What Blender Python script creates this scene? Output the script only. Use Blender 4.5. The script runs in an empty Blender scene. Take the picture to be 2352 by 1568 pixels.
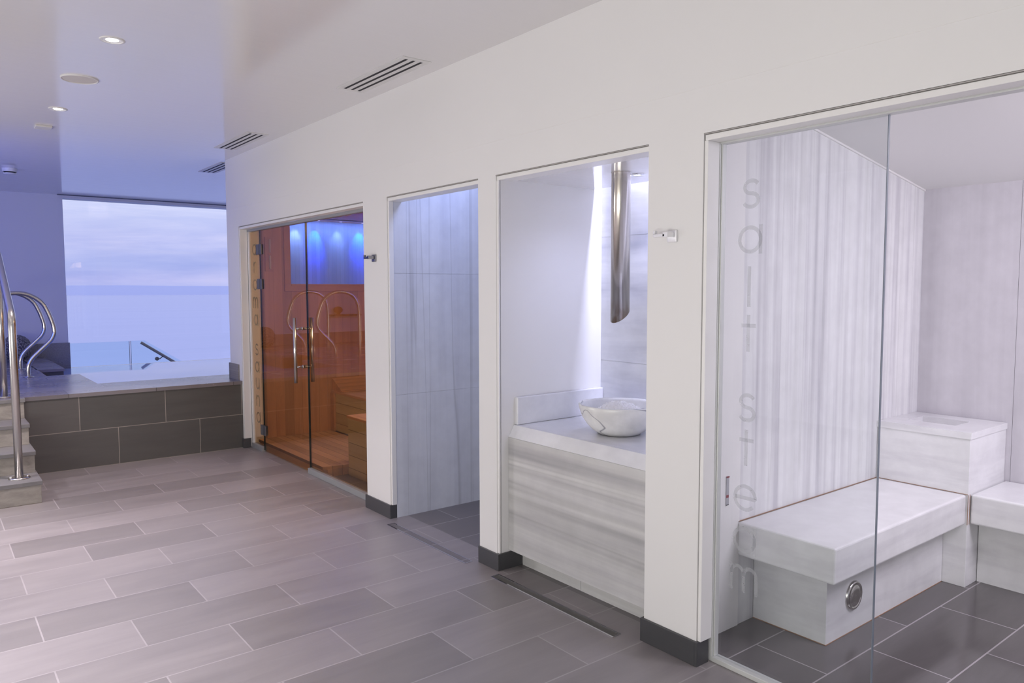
import bpy, bmesh, math, random
from mathutils import Vector, Matrix, noise
random.seed(7)
S = bpy.context.scene
COL = S.collection

# ------------------------------------------------------------------ camera
YAW, PITCH, ROLL = .666723, .0693445, -.0021975
fw = Vector((math.sin(YAW)*math.cos(PITCH), math.cos(YAW)*math.cos(PITCH), -math.sin(PITCH)))
r0 = Vector((math.cos(YAW), -math.sin(YAW), 0)); u0 = r0.cross(fw)
rt = r0*math.cos(ROLL)+u0*math.sin(ROLL); up = -r0*math.sin(ROLL)+u0*math.cos(ROLL)
cd = bpy.data.cameras.new('camera'); cam = bpy.data.objects.new('camera', cd); COL.objects.link(cam)
cd.sensor_width = 36; cd.lens = 1725.86/2352*36; cd.clip_end = 60000; cd.clip_start = .02
M = Matrix.Identity(4)
for i in range(3):
    M[i][0], M[i][1], M[i][2] = rt[i], up[i], -fw[i]
M.translation = Vector((-2.37079, 0, 1.5)); cam.matrix_world = M
S.camera = cam

# ------------------------------------------------------------------ colour management and exposure
S.view_settings.view_transform = 'Standard'; S.view_settings.look = 'None'
S.view_settings.gamma = 1; S.view_settings.use_curve_mapping = False
S.view_settings.exposure = 0.0
S.cycles.max_bounces = 10; S.cycles.diffuse_bounces = 5; S.cycles.transparent_max_bounces = 24

def lin(r, g, b):
    f = lambda c: (c/255/12.92) if c/255 <= .04045 else ((c/255+.055)/1.055)**2.4
    return (f(r), f(g), f(b), 1)

# ------------------------------------------------------------------ sky: overcast dusk over the sea
W = bpy.data.worlds.new('sky'); S.world = W; W.use_nodes = True
wn = W.node_tree.nodes; wl = W.node_tree.links; wn.clear()
wo = wn.new('ShaderNodeOutputWorld'); bg = wn.new('ShaderNodeBackground'); wl.new(bg.outputs[0], wo.inputs[0])
tc = wn.new('ShaderNodeTexCoord'); sp = wn.new('ShaderNodeSeparateXYZ'); wl.new(tc.outputs['Generated'], sp.inputs[0])
mp = wn.new('ShaderNodeMapping'); mp.inputs['Scale'].default_value = (2.2, 2.2, 22); wl.new(tc.outputs['Generated'], mp.inputs[0])
nz = wn.new('ShaderNodeTexNoise'); nz.inputs['Scale'].default_value = 1.6; nz.inputs['Detail'].default_value = 7; nz.inputs['Roughness'].default_value = .6
nz.inputs['Distortion'].default_value = .4
wl.new(mp.outputs[0], nz.inputs['Vector'])
rp = wn.new('ShaderNodeValToRGB'); wl.new(sp.outputs['Z'], rp.inputs[0])
el = rp.color_ramp.elements
el[0].position = 0.0; el[0].color = lin(176, 186, 240)
el[1].position = 1.0; el[1].color = lin(222, 226, 250)
for p, c in ((.012, lin(196, 198, 244)), (.03, lin(178, 188, 240)), (.06, lin(205, 208, 248)), (.10, lin(222, 226, 255)), (.3, lin(226, 230, 255))):
    e = el.new(p); e.color = c
cr = wn.new('ShaderNodeValToRGB'); wl.new(nz.outputs[0], cr.inputs[0])
cr.color_ramp.elements[0].position = .40; cr.color_ramp.elements[0].color = (.74, .79, .93, 1)
cr.color_ramp.elements[1].position = .62; cr.color_ramp.elements[1].color = (1.06, 1.04, 1.02, 1)
mx = wn.new('ShaderNodeMixRGB'); mx.blend_type = 'MULTIPLY'; mx.inputs[0].default_value = .8
wl.new(rp.outputs[0], mx.inputs[1]); wl.new(cr.outputs[0], mx.inputs[2]); wl.new(mx.outputs[0], bg.inputs[0])
bg.inputs[1].default_value = 1.05

# ------------------------------------------------------------------ large area lights of the room, some added as unseen fill
def area(name, loc, target, sx, sy, power, color, spread=180):
    l = bpy.data.lights.new(name, 'AREA'); l.shape = 'RECTANGLE'; l.size = sx; l.size_y = sy
    l.energy = power; l.color = color; l.spread = math.radians(spread)
    o = bpy.data.objects.new(name, l); COL.objects.link(o); o.location = loc
    o.rotation_euler = (Vector(target)-Vector(loc)).to_track_quat('-Z', 'Y').to_euler()
    return o
area('added_fill_behind', (-2.6, -3.8, 1.5), (-1.6, 3, 1.9), 4.2, 2.0, 14, (.75, .8, 1.0))  # unseen fill added behind the camera
area('added_fill_left', (-5.1, 1.4, 1.3), (-1.5, 1.9, 2.0), 4.5, 1.7, 10, (1.0, .97, .95))  # unseen fill added at the left to lift the ceiling
area('added_uplight', (-4.7, .9, .5), (-2.0, 2.2, 2.74), 4.0, .8, 100, (1.0, .99, .92))  # added uplight that brightens the ceiling; no window stands here
area('added_uplight_far', (-4.8, 6.5, .6), (-2.4, 5.4, 2.74), 1.1, .8, 48, (1.0, .98, .96))  # another added uplight, for the far part of the walkway
area('pool_blue_wash', (-3.6, 7.7, 1.9), (-1.6, 11.4, 2.1), 1.8, .8, 36, (.0, .08, 1.0))
area('shower_cove_light', (.36, 3.8, 2.5), (.45, 4.0, 0), .16, .75, 7.8, (.46, .55, 1.0))
area('basin_cove_light', (.728, 2.52, 2.36), (.728, 2.52, 0), .04, .78, 26, (.68, .70, 1.0), 150)
area('steam_room_light', (1.15, .15, 2.05), (1.3, 1.0, .6), .9, .8, 36, (.93, .87, 1.0))
area('sauna_light', (.5, 5.05, 2.15), (1.0, 6.2, 0), .55, .7, 30, (1.0, .88, .72))

# ------------------------------------------------------------------ material helpers
def new(name):
    m = bpy.data.materials.new(name); m.use_nodes = True
    n = m.node_tree.nodes; l = m.node_tree.links
    b = n['Principled BSDF']; return m, n, l, b
def coords(n, l, scale=(1, 1, 1), loc=(0, 0, 0), rot=(0, 0, 0), swiz=None):
    g = n.new('ShaderNodeNewGeometry'); out = g.outputs['Position']
    if swiz:
        s = n.new('ShaderNodeSeparateXYZ'); c = n.new('ShaderNodeCombineXYZ'); l.new(out, s.inputs[0])
        for i, a in enumerate(swiz):
            if a in 'xyz': l.new(s.outputs['xyz'.index(a)], c.inputs[i])
        out = c.outputs[0]
    m = n.new('ShaderNodeMapping'); l.new(out, m.inputs[0])
    m.inputs['Location'].default_value = loc; m.inputs['Rotation'].default_value = rot; m.inputs['Scale'].default_value = scale
    return m.outputs[0]
def nse(n, l, vec, scale=1, detail=4, rough=.5, dist=0):
    t = n.new('ShaderNodeTexNoise'); l.new(vec, t.inputs['Vector']); t.inputs['Scale'].default_value = scale
    t.inputs['Detail'].default_value = detail; t.inputs['Roughness'].default_value = rough; t.inputs['Distortion'].default_value = dist
    return t.outputs[0]
def ramp(n, l, src, stops):
    r = n.new('ShaderNodeValToRGB'); l.new(src, r.inputs[0]); e = r.color_ramp.elements
    while len(e) > 2: e.remove(e[-1])
    e[0].position, e[0].color = stops[0][0], stops[0][1]
    e[1].position, e[1].color = stops[-1][0], stops[-1][1]
    for p, c in stops[1:-1]:
        k = e.new(p); k.color = c
    return r.outputs[0]
def mixc(n, l, a, b, fac=.5, mode='MIX'):
    x = n.new('ShaderNodeMixRGB'); x.blend_type = mode
    for i, v in ((1, a), (2, b)):
        if hasattr(v, 'node'): l.new(v, x.inputs[i])
        else: x.inputs[i].default_value = v
    if hasattr(fac, 'node'): l.new(fac, x.inputs[0])
    else: x.inputs[0].default_value = fac
    return x.outputs[0]
def bump(n, l, b, h, strength=.2, dist=.01):
    k = n.new('ShaderNodeBump'); k.inputs['Strength'].default_value = strength; k.inputs['Distance'].default_value = dist
    l.new(h, k.inputs['Height']); l.new(k.outputs[0], b.inputs['Normal'])
def g4(v, a=1): return (v, v, v, a)
def plain(name, col, rough=.5, metal=0, spec=.5):
    m, n, l, b = new(name); b.inputs['Base Color'].default_value = col if len(col) == 4 else (*col, 1)
    b.inputs['Roughness'].default_value = rough; b.inputs['Metallic'].default_value = metal
    b.inputs['Specular IOR Level'].default_value = spec
    v = nse(n, l, coords(n, l, (30, 30, 30)), 1, 3)
    r = n.new('ShaderNodeMapRange'); l.new(v, r.inputs[0]); r.inputs[3].default_value = max(0.02, rough-.05); r.inputs[4].default_value = min(1, rough+.05)
    l.new(r.outputs[0], b.inputs['Roughness'])
    return m
def brickmat(name, c1, c2, mortar, w, h, off, loc, swiz=None, rough=.35, msize=.0035, bias=0.0, streak=(.9, 6, 6), cloud=.5, bumpy=.12):
    m, n, l, b = new(name)
    v = coords(n, l, loc=loc, swiz=swiz)
    t = n.new('ShaderNodeTexBrick'); l.new(v, t.inputs['Vector'])
    t.offset = off; t.offset_frequency = 2; t.squash_frequency = 2
    t.inputs['Color1'].default_value = c1; t.inputs['Color2'].default_value = c2; t.inputs['Mortar'].default_value = mortar
    t.inputs['Scale'].default_value = 1; t.inputs['Mortar Size'].default_value = msize; t.inputs['Mortar Smooth'].default_value = .2
    t.inputs['Bias'].default_value = bias; t.inputs['Brick Width'].default_value = w; t.inputs['Row Height'].default_value = h
    s = nse(n, l, coords(n, l, scale=streak, swiz=swiz), 1.6, 6, .62, .5)
    col = mixc(n, l, t.outputs[0], ramp(n, l, s, [(.25, g4(.72)), (.75, g4(1.22))]), cloud, 'MULTIPLY')
    l.new(col, b.inputs['Base Color'])
    f = nse(n, l, coords(n, l, (70, 70, 70)), 1, 5, .7)
    r = n.new('ShaderNodeMapRange'); l.new(s, r.inputs[0]); r.inputs[3].default_value = rough-.07; r.inputs[4].default_value = rough+.1
    l.new(r.outputs[0], b.inputs['Roughness'])
    hgt = mixc(n, l, f, mixc(n, l, g4(1), g4(0), t.outputs[1]), .6)
    bump(n, l, b, hgt, bumpy, .003)
    return m
def marble(name, base, vein, scale, rot=(0, 0, 0), rough=.22, lo=.34, hi=.62, dark=.55, thin=0, tw=.010):
    m, n, l, b = new(name)
    v = coords(n, l, scale=scale, rot=rot)
    a = nse(n, l, v, 1, 5, .55, .25)
    v2 = coords(n, l, scale=tuple(k*.45 for k in scale), rot=rot, loc=(3, 7, 1))
    c = nse(n, l, v2, 1, 2, .5, .3)
    col = ramp(n, l, a, [(lo-.06, vein), (lo+.06, tuple(x*.5+y*.5 for x, y in zip(base, vein))), (hi, base)])
    col = mixc(n, l, col, ramp(n, l, c, [(.35, g4(dark)), (.5, g4(1))]), .55, 'MULTIPLY')
    if thin:
        t_ = nse(n, l, coords(n, l, scale=tuple(k*(.35 if k > 2 else .12) for k in scale), rot=rot, loc=(5, 1, 4)), 1, 3, .5, .15)
        s1 = n.new('ShaderNodeMath'); s1.operation = 'SUBTRACT'; l.new(t_, s1.inputs[0]); s1.inputs[1].default_value = .5
        s2 = n.new('ShaderNodeMath'); s2.operation = 'ABSOLUTE'; l.new(s1.outputs[0], s2.inputs[0])
        col = mixc(n, l, col, ramp(n, l, s2.outputs[0], [(0, g4(thin)), (tw*.4, g4(thin*.5+.5)), (tw, g4(1))]), 1, 'MULTIPLY')
    fine = nse(n, l, coords(n, l, (9, 9, 9)), 1, 6, .6)
    col = mixc(n, l, col, ramp(n, l, fine, [(.3, g4(.9)), (.7, g4(1.06))]), .6, 'MULTIPLY')
    l.new(col, b.inputs['Base Color']); b.inputs['Roughness'].default_value = rough
    return m
def wood(name, base, dark, axis, pitch, grain, off=0.0, rough=.5, gap=.03, var=.35, jd=.5):
    m, n, l, b = new(name)
    g = n.new('ShaderNodeNewGeometry'); s = n.new('ShaderNodeSeparateXYZ'); l.new(g.outputs['Position'], s.inputs[0])
    def mth(op, a, c=None):
        k = n.new('ShaderNodeMath'); k.operation = op
        for i, q in enumerate((a, c)):
            if q is None: continue
            if hasattr(q, 'node'): l.new(q, k.inputs[i])
            else: k.inputs[i].default_value = q
        return k.outputs[0]
    t = mth('DIVIDE', mth('SUBTRACT', s.outputs['xyz'.index(axis)], off), pitch)
    fl = mth('FLOOR', t); fr = mth('FRACT', t)
    wn_ = n.new('ShaderNodeTexWhiteNoise'); wn_.noise_dimensions = '1D'; l.new(fl, wn_.inputs['W'])
    gr = nse(n, l, coords(n, l, grain), 1, 6, .6, .35)
    col = mixc(n, l, base, dark, ramp(n, l, gr, [(.3, g4(.75)), (.7, g4(0))]))
    col = mixc(n, l, col, ramp(n, l, wn_.outputs[0], [(0, g4(1-var)), (1, g4(1.1))]), 1, 'MULTIPLY')
    joint = mth('LESS_THAN', fr, gap)
    col = mixc(n, l, col, tuple(x*jd for x in dark[:3])+(1,), joint)
    l.new(col, b.inputs['Base Color']); b.inputs['Roughness'].default_value = rough
    bump(n, l, b, mixc(n, l, gr, mixc(n, l, g4(1), g4(0), joint), .7), .25, .004)
    return m
def glass(name, tint, rough=0.0, f0=1.5):
    m, n, l, b = new(name); n.remove(b); out = n['Material Output']
    geo = n.new('ShaderNodeNewGeometry'); mr = n.new('ShaderNodeMapRange'); l.new(geo.outputs['Backfacing'], mr.inputs[0])
    mr.inputs[3].default_value = f0; mr.inputs[4].default_value = 1/f0
    fr = n.new('ShaderNodeFresnel'); l.new(mr.outputs[0], fr.inputs['IOR'])
    t = n.new('ShaderNodeBsdfTransparent'); t.inputs[0].default_value = (*tint, 1)
    g = n.new('ShaderNodeBsdfGlossy'); g.inputs['Roughness'].default_value = rough
    ms = n.new('ShaderNodeMixShader'); l.new(fr.outputs[0], ms.inputs[0]); l.new(t.outputs[0], ms.inputs[1]); l.new(g.outputs[0], ms.inputs[2])
    l.new(ms.outputs[0], out.inputs[0]); return m
def etched(name, col, amount):
    m, n, l, b = new(name); out = n['Material Output']
    b.inputs['Base Color'].default_value = (*col, 1); b.inputs['Roughness'].default_value = .7
    t = n.new('ShaderNodeBsdfTransparent'); ms = n.new('ShaderNodeMixShader')
    sp_ = nse(n, l, coords(n, l, (60, 60, 60)), 1, 3)
    r = n.new('ShaderNodeMapRange'); l.new(sp_, r.inputs[0]); r.inputs[3].default_value = amount-.01; r.inputs[4].default_value = amount+.01
    l.new(r.outputs[0], ms.inputs[0]); l.new(t.outputs[0], ms.inputs[1]); l.new(b.outputs[0], ms.inputs[2]); l.new(ms.outputs[0], out.inputs[0])
    return m
def emit(name, col, st):
    m, n, l, b = new(name); b.inputs['Base Color'].default_value = (*col, 1)
    b.inputs['Emission Color'].default_value = (*col, 1); b.inputs['Emission Strength'].default_value = st; return m
def paint(name, col, rough=.55, bs=.05, var=.02):
    m, n, l, b = new(name)
    a = nse(n, l, coords(n, l, (1.3, 1.3, 1.3)), 1, 3)
    l.new(mixc(n, l, tuple(c*(1-var) for c in col[:3])+(1,), col, a), b.inputs['Base Color'])
    b.inputs['Roughness'].default_value = rough
    bump(n, l, b, nse(n, l, coords(n, l, (180, 180, 180)), 1, 3), bs, .001); return m

# ------------------------------------------------------------------ materials
WHITE = paint('white_wall_paint', (.80, .79, .785, 1))
TRIMW = paint('white_trim_paint', (.83, .82, .81, 1), .4)
m, n, l, b = new('stretched_satin_ceiling'); CEIL = m
b.inputs['Base Color'].default_value = (.76, .745, .75, 1)
st = nse(n, l, coords(n, l, (1.2, 14, 1)), 1, 5, .65, .3)
r_ = n.new('ShaderNodeMapRange'); l.new(st, r_.inputs[0]); r_.inputs[3].default_value = .07; r_.inputs[4].default_value = .16
l.new(r_.outputs[0], b.inputs['Roughness']); bump(n, l, b, st, .13, .004)
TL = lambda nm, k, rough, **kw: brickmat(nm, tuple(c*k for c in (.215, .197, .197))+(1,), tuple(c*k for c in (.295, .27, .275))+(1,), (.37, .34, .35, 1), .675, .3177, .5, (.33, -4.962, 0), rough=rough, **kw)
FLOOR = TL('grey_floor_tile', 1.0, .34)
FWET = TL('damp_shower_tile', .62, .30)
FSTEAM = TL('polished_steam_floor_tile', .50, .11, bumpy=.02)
DECK = brickmat('pool_deck_tile', (.20, .185, .20, 1), (.29, .27, .29, 1), (.12, .115, .12, 1), .675, .3177, .5, (.42, -7.14, 0), rough=.24, bumpy=.02, streak=(1.2, 2, 2), cloud=.3)
RISER = brickmat('dark_wall_tile', (.100, .099, .096, 1), (.130, .124, .120, 1), (.36, .33, .30, 1), .675, .3195, .57, (.685, 0, 0), swiz='xz0', rough=.4, msize=.003)
DARKT = brickmat('slate_skirting', (.055, .055, .06, 1), (.075, .075, .08, 1), (.3, .28, .26, 1), .8, .5, .5, (.2, .1, 0), swiz='yz0', rough=.35)
STONE = brickmat('speckled_upstand_stone', (.27, .25, .235, 1), (.33, .31, .29, 1), (.27, .25, .24, 1), .6, .5, .5, (0, .1, 0), swiz='xz0', rough=.5, streak=(40, 40, 40), cloud=.9)
STEPT = brickmat('step_tread_tile', (.20, .195, .20, 1), (.24, .235, .24, 1), (.2, .19, .19, 1), .8, 1.0, .5, (.05, 0, 0), rough=.45, streak=(5, 9, 9))
STEPR = brickmat('worn_step_riser', (.36, .335, .305, 1), (.43, .40, .365, 1), (.4, .36, .3, 1), .9, 1.0, .5, (.05, 0, 0), swiz='xz0', rough=.6, streak=(6, 14, 6), cloud=.95)
MV = marble('white_marble_upright_streaks', (.80, .80, .81, 1), (.57, .56, .60, 1), (17, 17, .4), lo=.35, hi=.56, dark=.85, thin=.88)
MVS = marble('blue_grey_shower_marble', (.70, .715, .77, 1), (.56, .57, .64, 1), (9, 9, .35), rot=(0, .07, 0), lo=.30, hi=.56, dark=.88, thin=.80, tw=.007)
MVB = marble('grey_lilac_back_marble', (.60, .58, .62, 1), (.52, .50, .54, 1), (9, 9, .4), lo=.34, hi=.6, dark=.9, rough=.3)
MH = marble('white_marble_level_streaks', (.64, .635, .63, 1), (.40, .39, .42, 1), (.4, .45, 13), rot=(.03, 0, 0), lo=.33, hi=.60, dark=.76, thin=.84, tw=.02, rough=.3)
MHB = marble('steam_bench_marble', (.82, .82, .83, 1), (.64, .63, .66, 1), (1.2, 2.0, 13), rot=(.1, .06, 0), lo=.30, hi=.55, dark=.88, rough=.2)
MBK = marble('basin_back_marble', (.66, .67, .72, 1), (.42, .43, .50, 1), (1.2, .9, 7), rot=(.06, 0, 0), lo=.36, hi=.6, dark=.75, rough=.3)
MTOP = marble('pale_counter_marble', (.78, .78, .80, 1), (.62, .62, .66, 1), (3, 1.2, 3), lo=.3, hi=.55, dark=.85, rough=.28)
m, n, l, b = new('veined_bowl_marble'); BOWLM = m
vv = nse(n, l, coords(n, l, (3.6, 3.6, 4.6), rot=(.9, .3, .2), loc=(.35, .2, .15)), 1, 2, .45, .6)
ab = n.new('ShaderNodeMath'); ab.operation = 'SUBTRACT'; l.new(vv, ab.inputs[0]); ab.inputs[1].default_value = .5
ab2 = n.new('ShaderNodeMath'); ab2.operation = 'ABSOLUTE'; l.new(ab.outputs[0], ab2.inputs[0])
vc = ramp(n, l, ab2.outputs[0], [(.0, (.30, .30, .34, 1)), (.004, (.5, .5, .53, 1)), (.010, (.82, .82, .82, 1))])
sm = nse(n, l, coords(n, l, (9, 9, 9)), 1, 4)
l.new(mixc(n, l, vc, ramp(n, l, sm, [(.35, g4(.75)), (.6, g4(1.02))]), .6, 'MULTIPLY'), b.inputs['Base Color']); b.inputs['Roughness'].default_value = .22
STEEL = plain('brushed_steel', (.62, .60, .58), .2, 1)
m, n, l, b = new('aged_steel_spout'); SPOUT = m
b.inputs['Metallic'].default_value = 1; b.inputs['Roughness'].default_value = .24
sn = nse(n, l, coords(n, l, (60, 60, 1.5)), 1, 4)
zz = n.new('ShaderNodeSeparateXYZ'); gg = n.new('ShaderNodeNewGeometry'); l.new(gg.outputs['Position'], zz.inputs[0])
stn = nse(n, l, coords(n, l, (25, 25, 12)), 1, 3)
lowz = n.new('ShaderNodeMapRange'); l.new(zz.outputs[2], lowz.inputs[0]); lowz.inputs[1].default_value = 1.46; lowz.inputs[2].default_value = 1.34
mm = n.new('ShaderNodeMath'); mm.operation = 'MULTIPLY'; l.new(lowz.outputs[0], mm.inputs[0]); l.new(ramp(n, l, stn, [(.4, g4(0)), (.55, g4(1))]), mm.inputs[1])
l.new(mixc(n, l, ramp(n, l, sn, [(.3, (.50, .46, .41, 1)), (.7, (.78, .74, .69, 1))]), (.36, .26, .18, 1), mm.outputs[0]), b.inputs['Base Color'])
CHROME = plain('chrome', (.75, .75, .77), .08, 1)
HINGE = plain('dark_hinge_metal', (.16, .16, .18), .35, 1)
HINGE.node_tree.nodes['Principled BSDF'].inputs['Metallic'].default_value = .6
ALU = plain('grey_aluminium_channel', (.36, .37, .38), .45, .3)
ALUW = plain('pale_satin_aluminium', (.62, .63, .62), .4, .2)
BLACK = plain('black_void', (.012, .012, .016), .7)
SEAL = plain('dark_green_glass_edge', (.015, .03, .025), .25)
EDGE = plain('grey_blue_glass_edge', (.17, .20, .24), .3)
GAPM = plain('painted_gap_shade', (.42, .40, .39), .8)  # grey stands in for the shade of the gap
AMBER = glass('amber_glass', (.80, .685, .54), f0=1.62)
CLEARG = glass('clear_glass', (.94, .952, .955), f0=1.5)
PANE = glass('window_glass', (.985, .988, .992), f0=1.3)
BALG = glass('blue_green_balustrade_glass', (.88, .955, .985), f0=1.25)
ETCH1 = etched('etched_olive_lettering', (.16, .15, .09), .60)
ETCH2 = etched('etched_pale_lettering', (.42, .43, .46), .42)
PINEV = wood('sauna_wall_boards', (.68, .40, .25, 1), (.45, .22, .13, 1), 'x', .088, (18, 18, .8), .02, var=.22, gap=.022)
PINEL = wood('sauna_side_boards', (.68, .40, .25, 1), (.45, .22, .13, 1), 'y', .088, (18, 18, .8), .02, var=.25)
PINEH = wood('sauna_bench_front_boards', (.60, .52, .36, 1), (.46, .37, .24, 1), 'z', .1035, (1.2, 1.2, 26), .0605, var=.10, gap=.035, jd=.2)
PINET = wood('sauna_bench_top_boards', (.70, .42, .27, 1), (.48, .27, .16, 1), 'x', .095, (18, 1.2, 18), .06, var=.15)
DUCK = wood('duckboard_slats', (.70, .46, .30, 1), (.46, .28, .18, 1), 'x', .082, (18, 1.2, 18), .098, var=.2, gap=.06)
PINE = wood('pale_pine_frame', (.66, .38, .24, 1), (.48, .25, .15, 1), 'y', 5, (2, 12, 12), -1, var=.1, gap=0)
PINES = wood('pine_head_rest_slats', (.72, .40, .24, 1), (.5, .27, .16, 1), 'y', .055, (1.5, 20, 20), .01, var=.15, gap=.05)
BLUEB = wood('boards_painted_blue_light', (.28, .42, .98, 1), (.20, .34, .9, 1), 'x', .045, (14, 14, .5), .0, var=.15, gap=.04)  # blue light on the boards is put into their colour
LED = emit('led_lens', (.93, .95, 1.0), 22)
LEDB = emit('blue_led_lens', (.25, .35, 1.0), 8)
PLASTIC = paint('white_plastic', (.72, .71, .70, 1), .4)
SPEAK = paint('speaker_mesh', (.60, .575, .575, 1), .7)
SALT = paint('white_bath_salt', (.97, .97, .98, 1), .8, .3)
m, n, l, b = new('shaggy_grey_pebble_texture'); PEBBLE = m
vo = n.new('ShaderNodeTexVoronoi'); l.new(coords(n, l, (62, 62, 62)), vo.inputs['Vector']); vo.inputs['Scale'].default_value = 1
l.new(ramp(n, l, vo.outputs['Distance'], [(.1, (.42, .39, .39, 1)), (.7, (.08, .075, .08, 1))]), b.inputs['Base Color'])
b.inputs['Roughness'].default_value = .8; bump(n, l, b, vo.outputs['Distance'], -.8, .012)
m, n, l, b = new('pool_water'); WATER = m
b.inputs['Base Color'].default_value = (.36, .48, .95, 1); b.inputs['Roughness'].default_value = .03; b.inputs['IOR'].default_value = 1.33
b.inputs['Specular IOR Level'].default_value = .9
bump(n, l, b, nse(n, l, coords(n, l, (1.4, 5, 1)), 1, 2), .03, .01)
m, n, l, b = new('calm_sea'); SEA = m
l.new(mixc(n, l, (.30, .38, .78, 1), (.36, .43, .84, 1), nse(n, l, coords(n, l, (.004, .03, 1)), 1, 4)), b.inputs['Base Color'])
b.inputs['Roughness'].default_value = .2; b.inputs['IOR'].default_value = 1.33
bump(n, l, b, nse(n, l, coords(n, l, (.02, .12, 1)), 1, 4), .12, .5)
COAST = paint('haze_tinted_coast', (.52, .58, .92, 1), .9)  # distance haze is put into this pale blue colour
TERR = brickmat('terrace_paving', (.3, .3, .3, 1), (.36, .36, .36, 1), (.2, .2, .2, 1), .6, .6, .5, (0, 0, 0), rough=.6)

# ------------------------------------------------------------------ geometry helpers
class MB:
    def __init__(s): s.v = []; s.f = []; s.sm = []
    def add(s, vs, fs, smooth=False):
        o = len(s.v); s.v += [Vector(p) for p in vs]
        for f in fs: s.f.append([o+i for i in f]); s.sm.append(smooth)
        return s
    def box(s, x0, x1, y0, y1, z0, z1):
        vs = [(x, y, z) for z in (z0, z1) for y in (y0, y1) for x in (x0, x1)]
        return s.add(vs, [(0, 2, 3, 1), (4, 5, 7, 6), (0, 1, 5, 4), (2, 6, 7, 3), (0, 4, 6, 2), (1, 3, 7, 5)])
    def prism(s, poly, a, axis='y', t=None):
        # poly: 2D points in the other two axes, extruded from a to t along axis
        n_ = len(poly); vs = []
        for q in (a, t):
            for p in poly:
                if axis == 'y': vs.append((p[0], q, p[1]))
                elif axis == 'x': vs.append((q, p[0], p[1]))
                else: vs.append((p[0], p[1], q))
        fs = [tuple(range(n_)), tuple(range(2*n_-1, n_-1, -1))]+[(i, i+n_, (i+1) % n_+n_, (i+1) % n_) for i in range(n_)]
        return s.add(vs, fs)
    def tube(s, pts, r, seg=20, closed=False):
        pts = [Vector(p) for p in pts]; N = len(pts); rings = []
        T0 = (pts[1]-pts[0]).normalized(); ref = Vector((0, 0, 1)) if abs(T0.z) < .9 else Vector((0, 1, 0))
        nrm = T0.cross(ref).normalized()
        o = len(s.v)
        for i, p in enumerate(pts):
            T = ((pts[min(i+1, N-1)]-pts[max(i-1, 0)])).normalized()
            nrm = (nrm-T*nrm.dot(T)).normalized(); bn = T.cross(nrm)
            rr = r[i] if isinstance(r, (list, tuple)) else r
            for k in range(seg):
                a = 2*math.pi*k/seg; s.v.append(p+nrm*math.cos(a)*rr+bn*math.sin(a)*rr)
        for i in range(N-1):
            for k in range(seg):
                a = o+i*seg+k; b_ = o+i*seg+(k+1) % seg
                s.f.append([a, b_, b_+seg, a+seg]); s.sm.append(True)
        s.f.append([o+k for k in range(seg)][::-1]); s.sm.append(False)
        s.f.append([o+(N-1)*seg+k for k in range(seg)]); s.sm.append(False)
        return s
    def lathe(s, prof, c, seg=64, axis='z'):
        o = len(s.v)
        for (r, h) in prof:
            for k in range(seg):
                a = 2*math.pi*k/seg; x, y = r*math.cos(a), r*math.sin(a)
                p = {'z': (x, y, h), 'y': (x, h, y), 'x': (h, x, y)}[axis]
                s.v.append(Vector(p)+Vector(c))
        for i in range(len(prof)-1):
            for k in range(seg):
                a = o+i*seg+k; b_ = o+i*seg+(k+1) % seg
                s.f.append([a, b_, b_+seg, a+seg]); s.sm.append(True)
        return s
    def build(s, name, mat, parent=None, origin=None, bevel=0, segs=2, fix=True):
        if parent is not None: wo_ = wloc(parent)
        else: wo_ = Vector(origin) if origin is not None else Vector((0, 0, 0))
        me = bpy.data.meshes.new(name)
        off = wo_ if origin is None else Vector(origin)
        me.from_pydata([tuple(p-off) for p in s.v], [], s.f)
        for p, q in zip(me.polygons, s.sm): p.use_smooth = q
        if fix:
            bm = bmesh.new(); bm.from_mesh(me); bmesh.ops.recalc_face_normals(bm, faces=bm.faces); bm.to_mesh(me); bm.free()
        me.materials.append(mat); me.update()
        o = bpy.data.objects.new(name, me); COL.objects.link(o)
        if parent is not None:
            o.parent = parent; o.location = off-wo_
        else: o.location = off
        if bevel:
            md = o.modifiers.new('bevel', 'BEVEL'); md.width = bevel; md.segments = segs; md.limit_method = 'ANGLE'; md.angle_limit = math.radians(40)
            for p in me.polygons: p.use_smooth = p.use_smooth
        return o
def wloc(o):
    v = Vector(o.location)
    while o.parent: o = o.parent; v = v+Vector(o.location)
    return v
def thing(name, label, cat, loc, group=None, kind=None):
    o = bpy.data.objects.new(name, None); COL.objects.link(o); o.location = loc; o.empty_display_size = .1
    if label: o['label'] = label
    if cat: o['category'] = cat
    if group: o['group'] = group
    if kind: o['kind'] = kind
    return o
def tag(o, label, cat, group=None, kind=None):
    o['label'] = label; o['category'] = cat
    if group: o['group'] = group
    if kind: o['kind'] = kind
    return o
def struct(name, mb, mat, label=None, bevel=0, parent=None):
    o = mb.build(name, mat, parent=parent, bevel=bevel)
    if parent is None: o['kind'] = 'structure'
    if label: o['label'] = label
    return o
def copy_tree(o, loc, label=None, group=None):
    r = o.copy(); COL.objects.link(r); r.location = loc
    if label: r['label'] = label
    if group: r['group'] = group
    for ch in list(o.children):
        c = ch.copy(); COL.objects.link(c); c.parent = r
        for g in ch.children:
            d = g.copy(); COL.objects.link(d); d.parent = c
    return r
def B(*a): return MB().box(*a)

CZ = 2.7425
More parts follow.
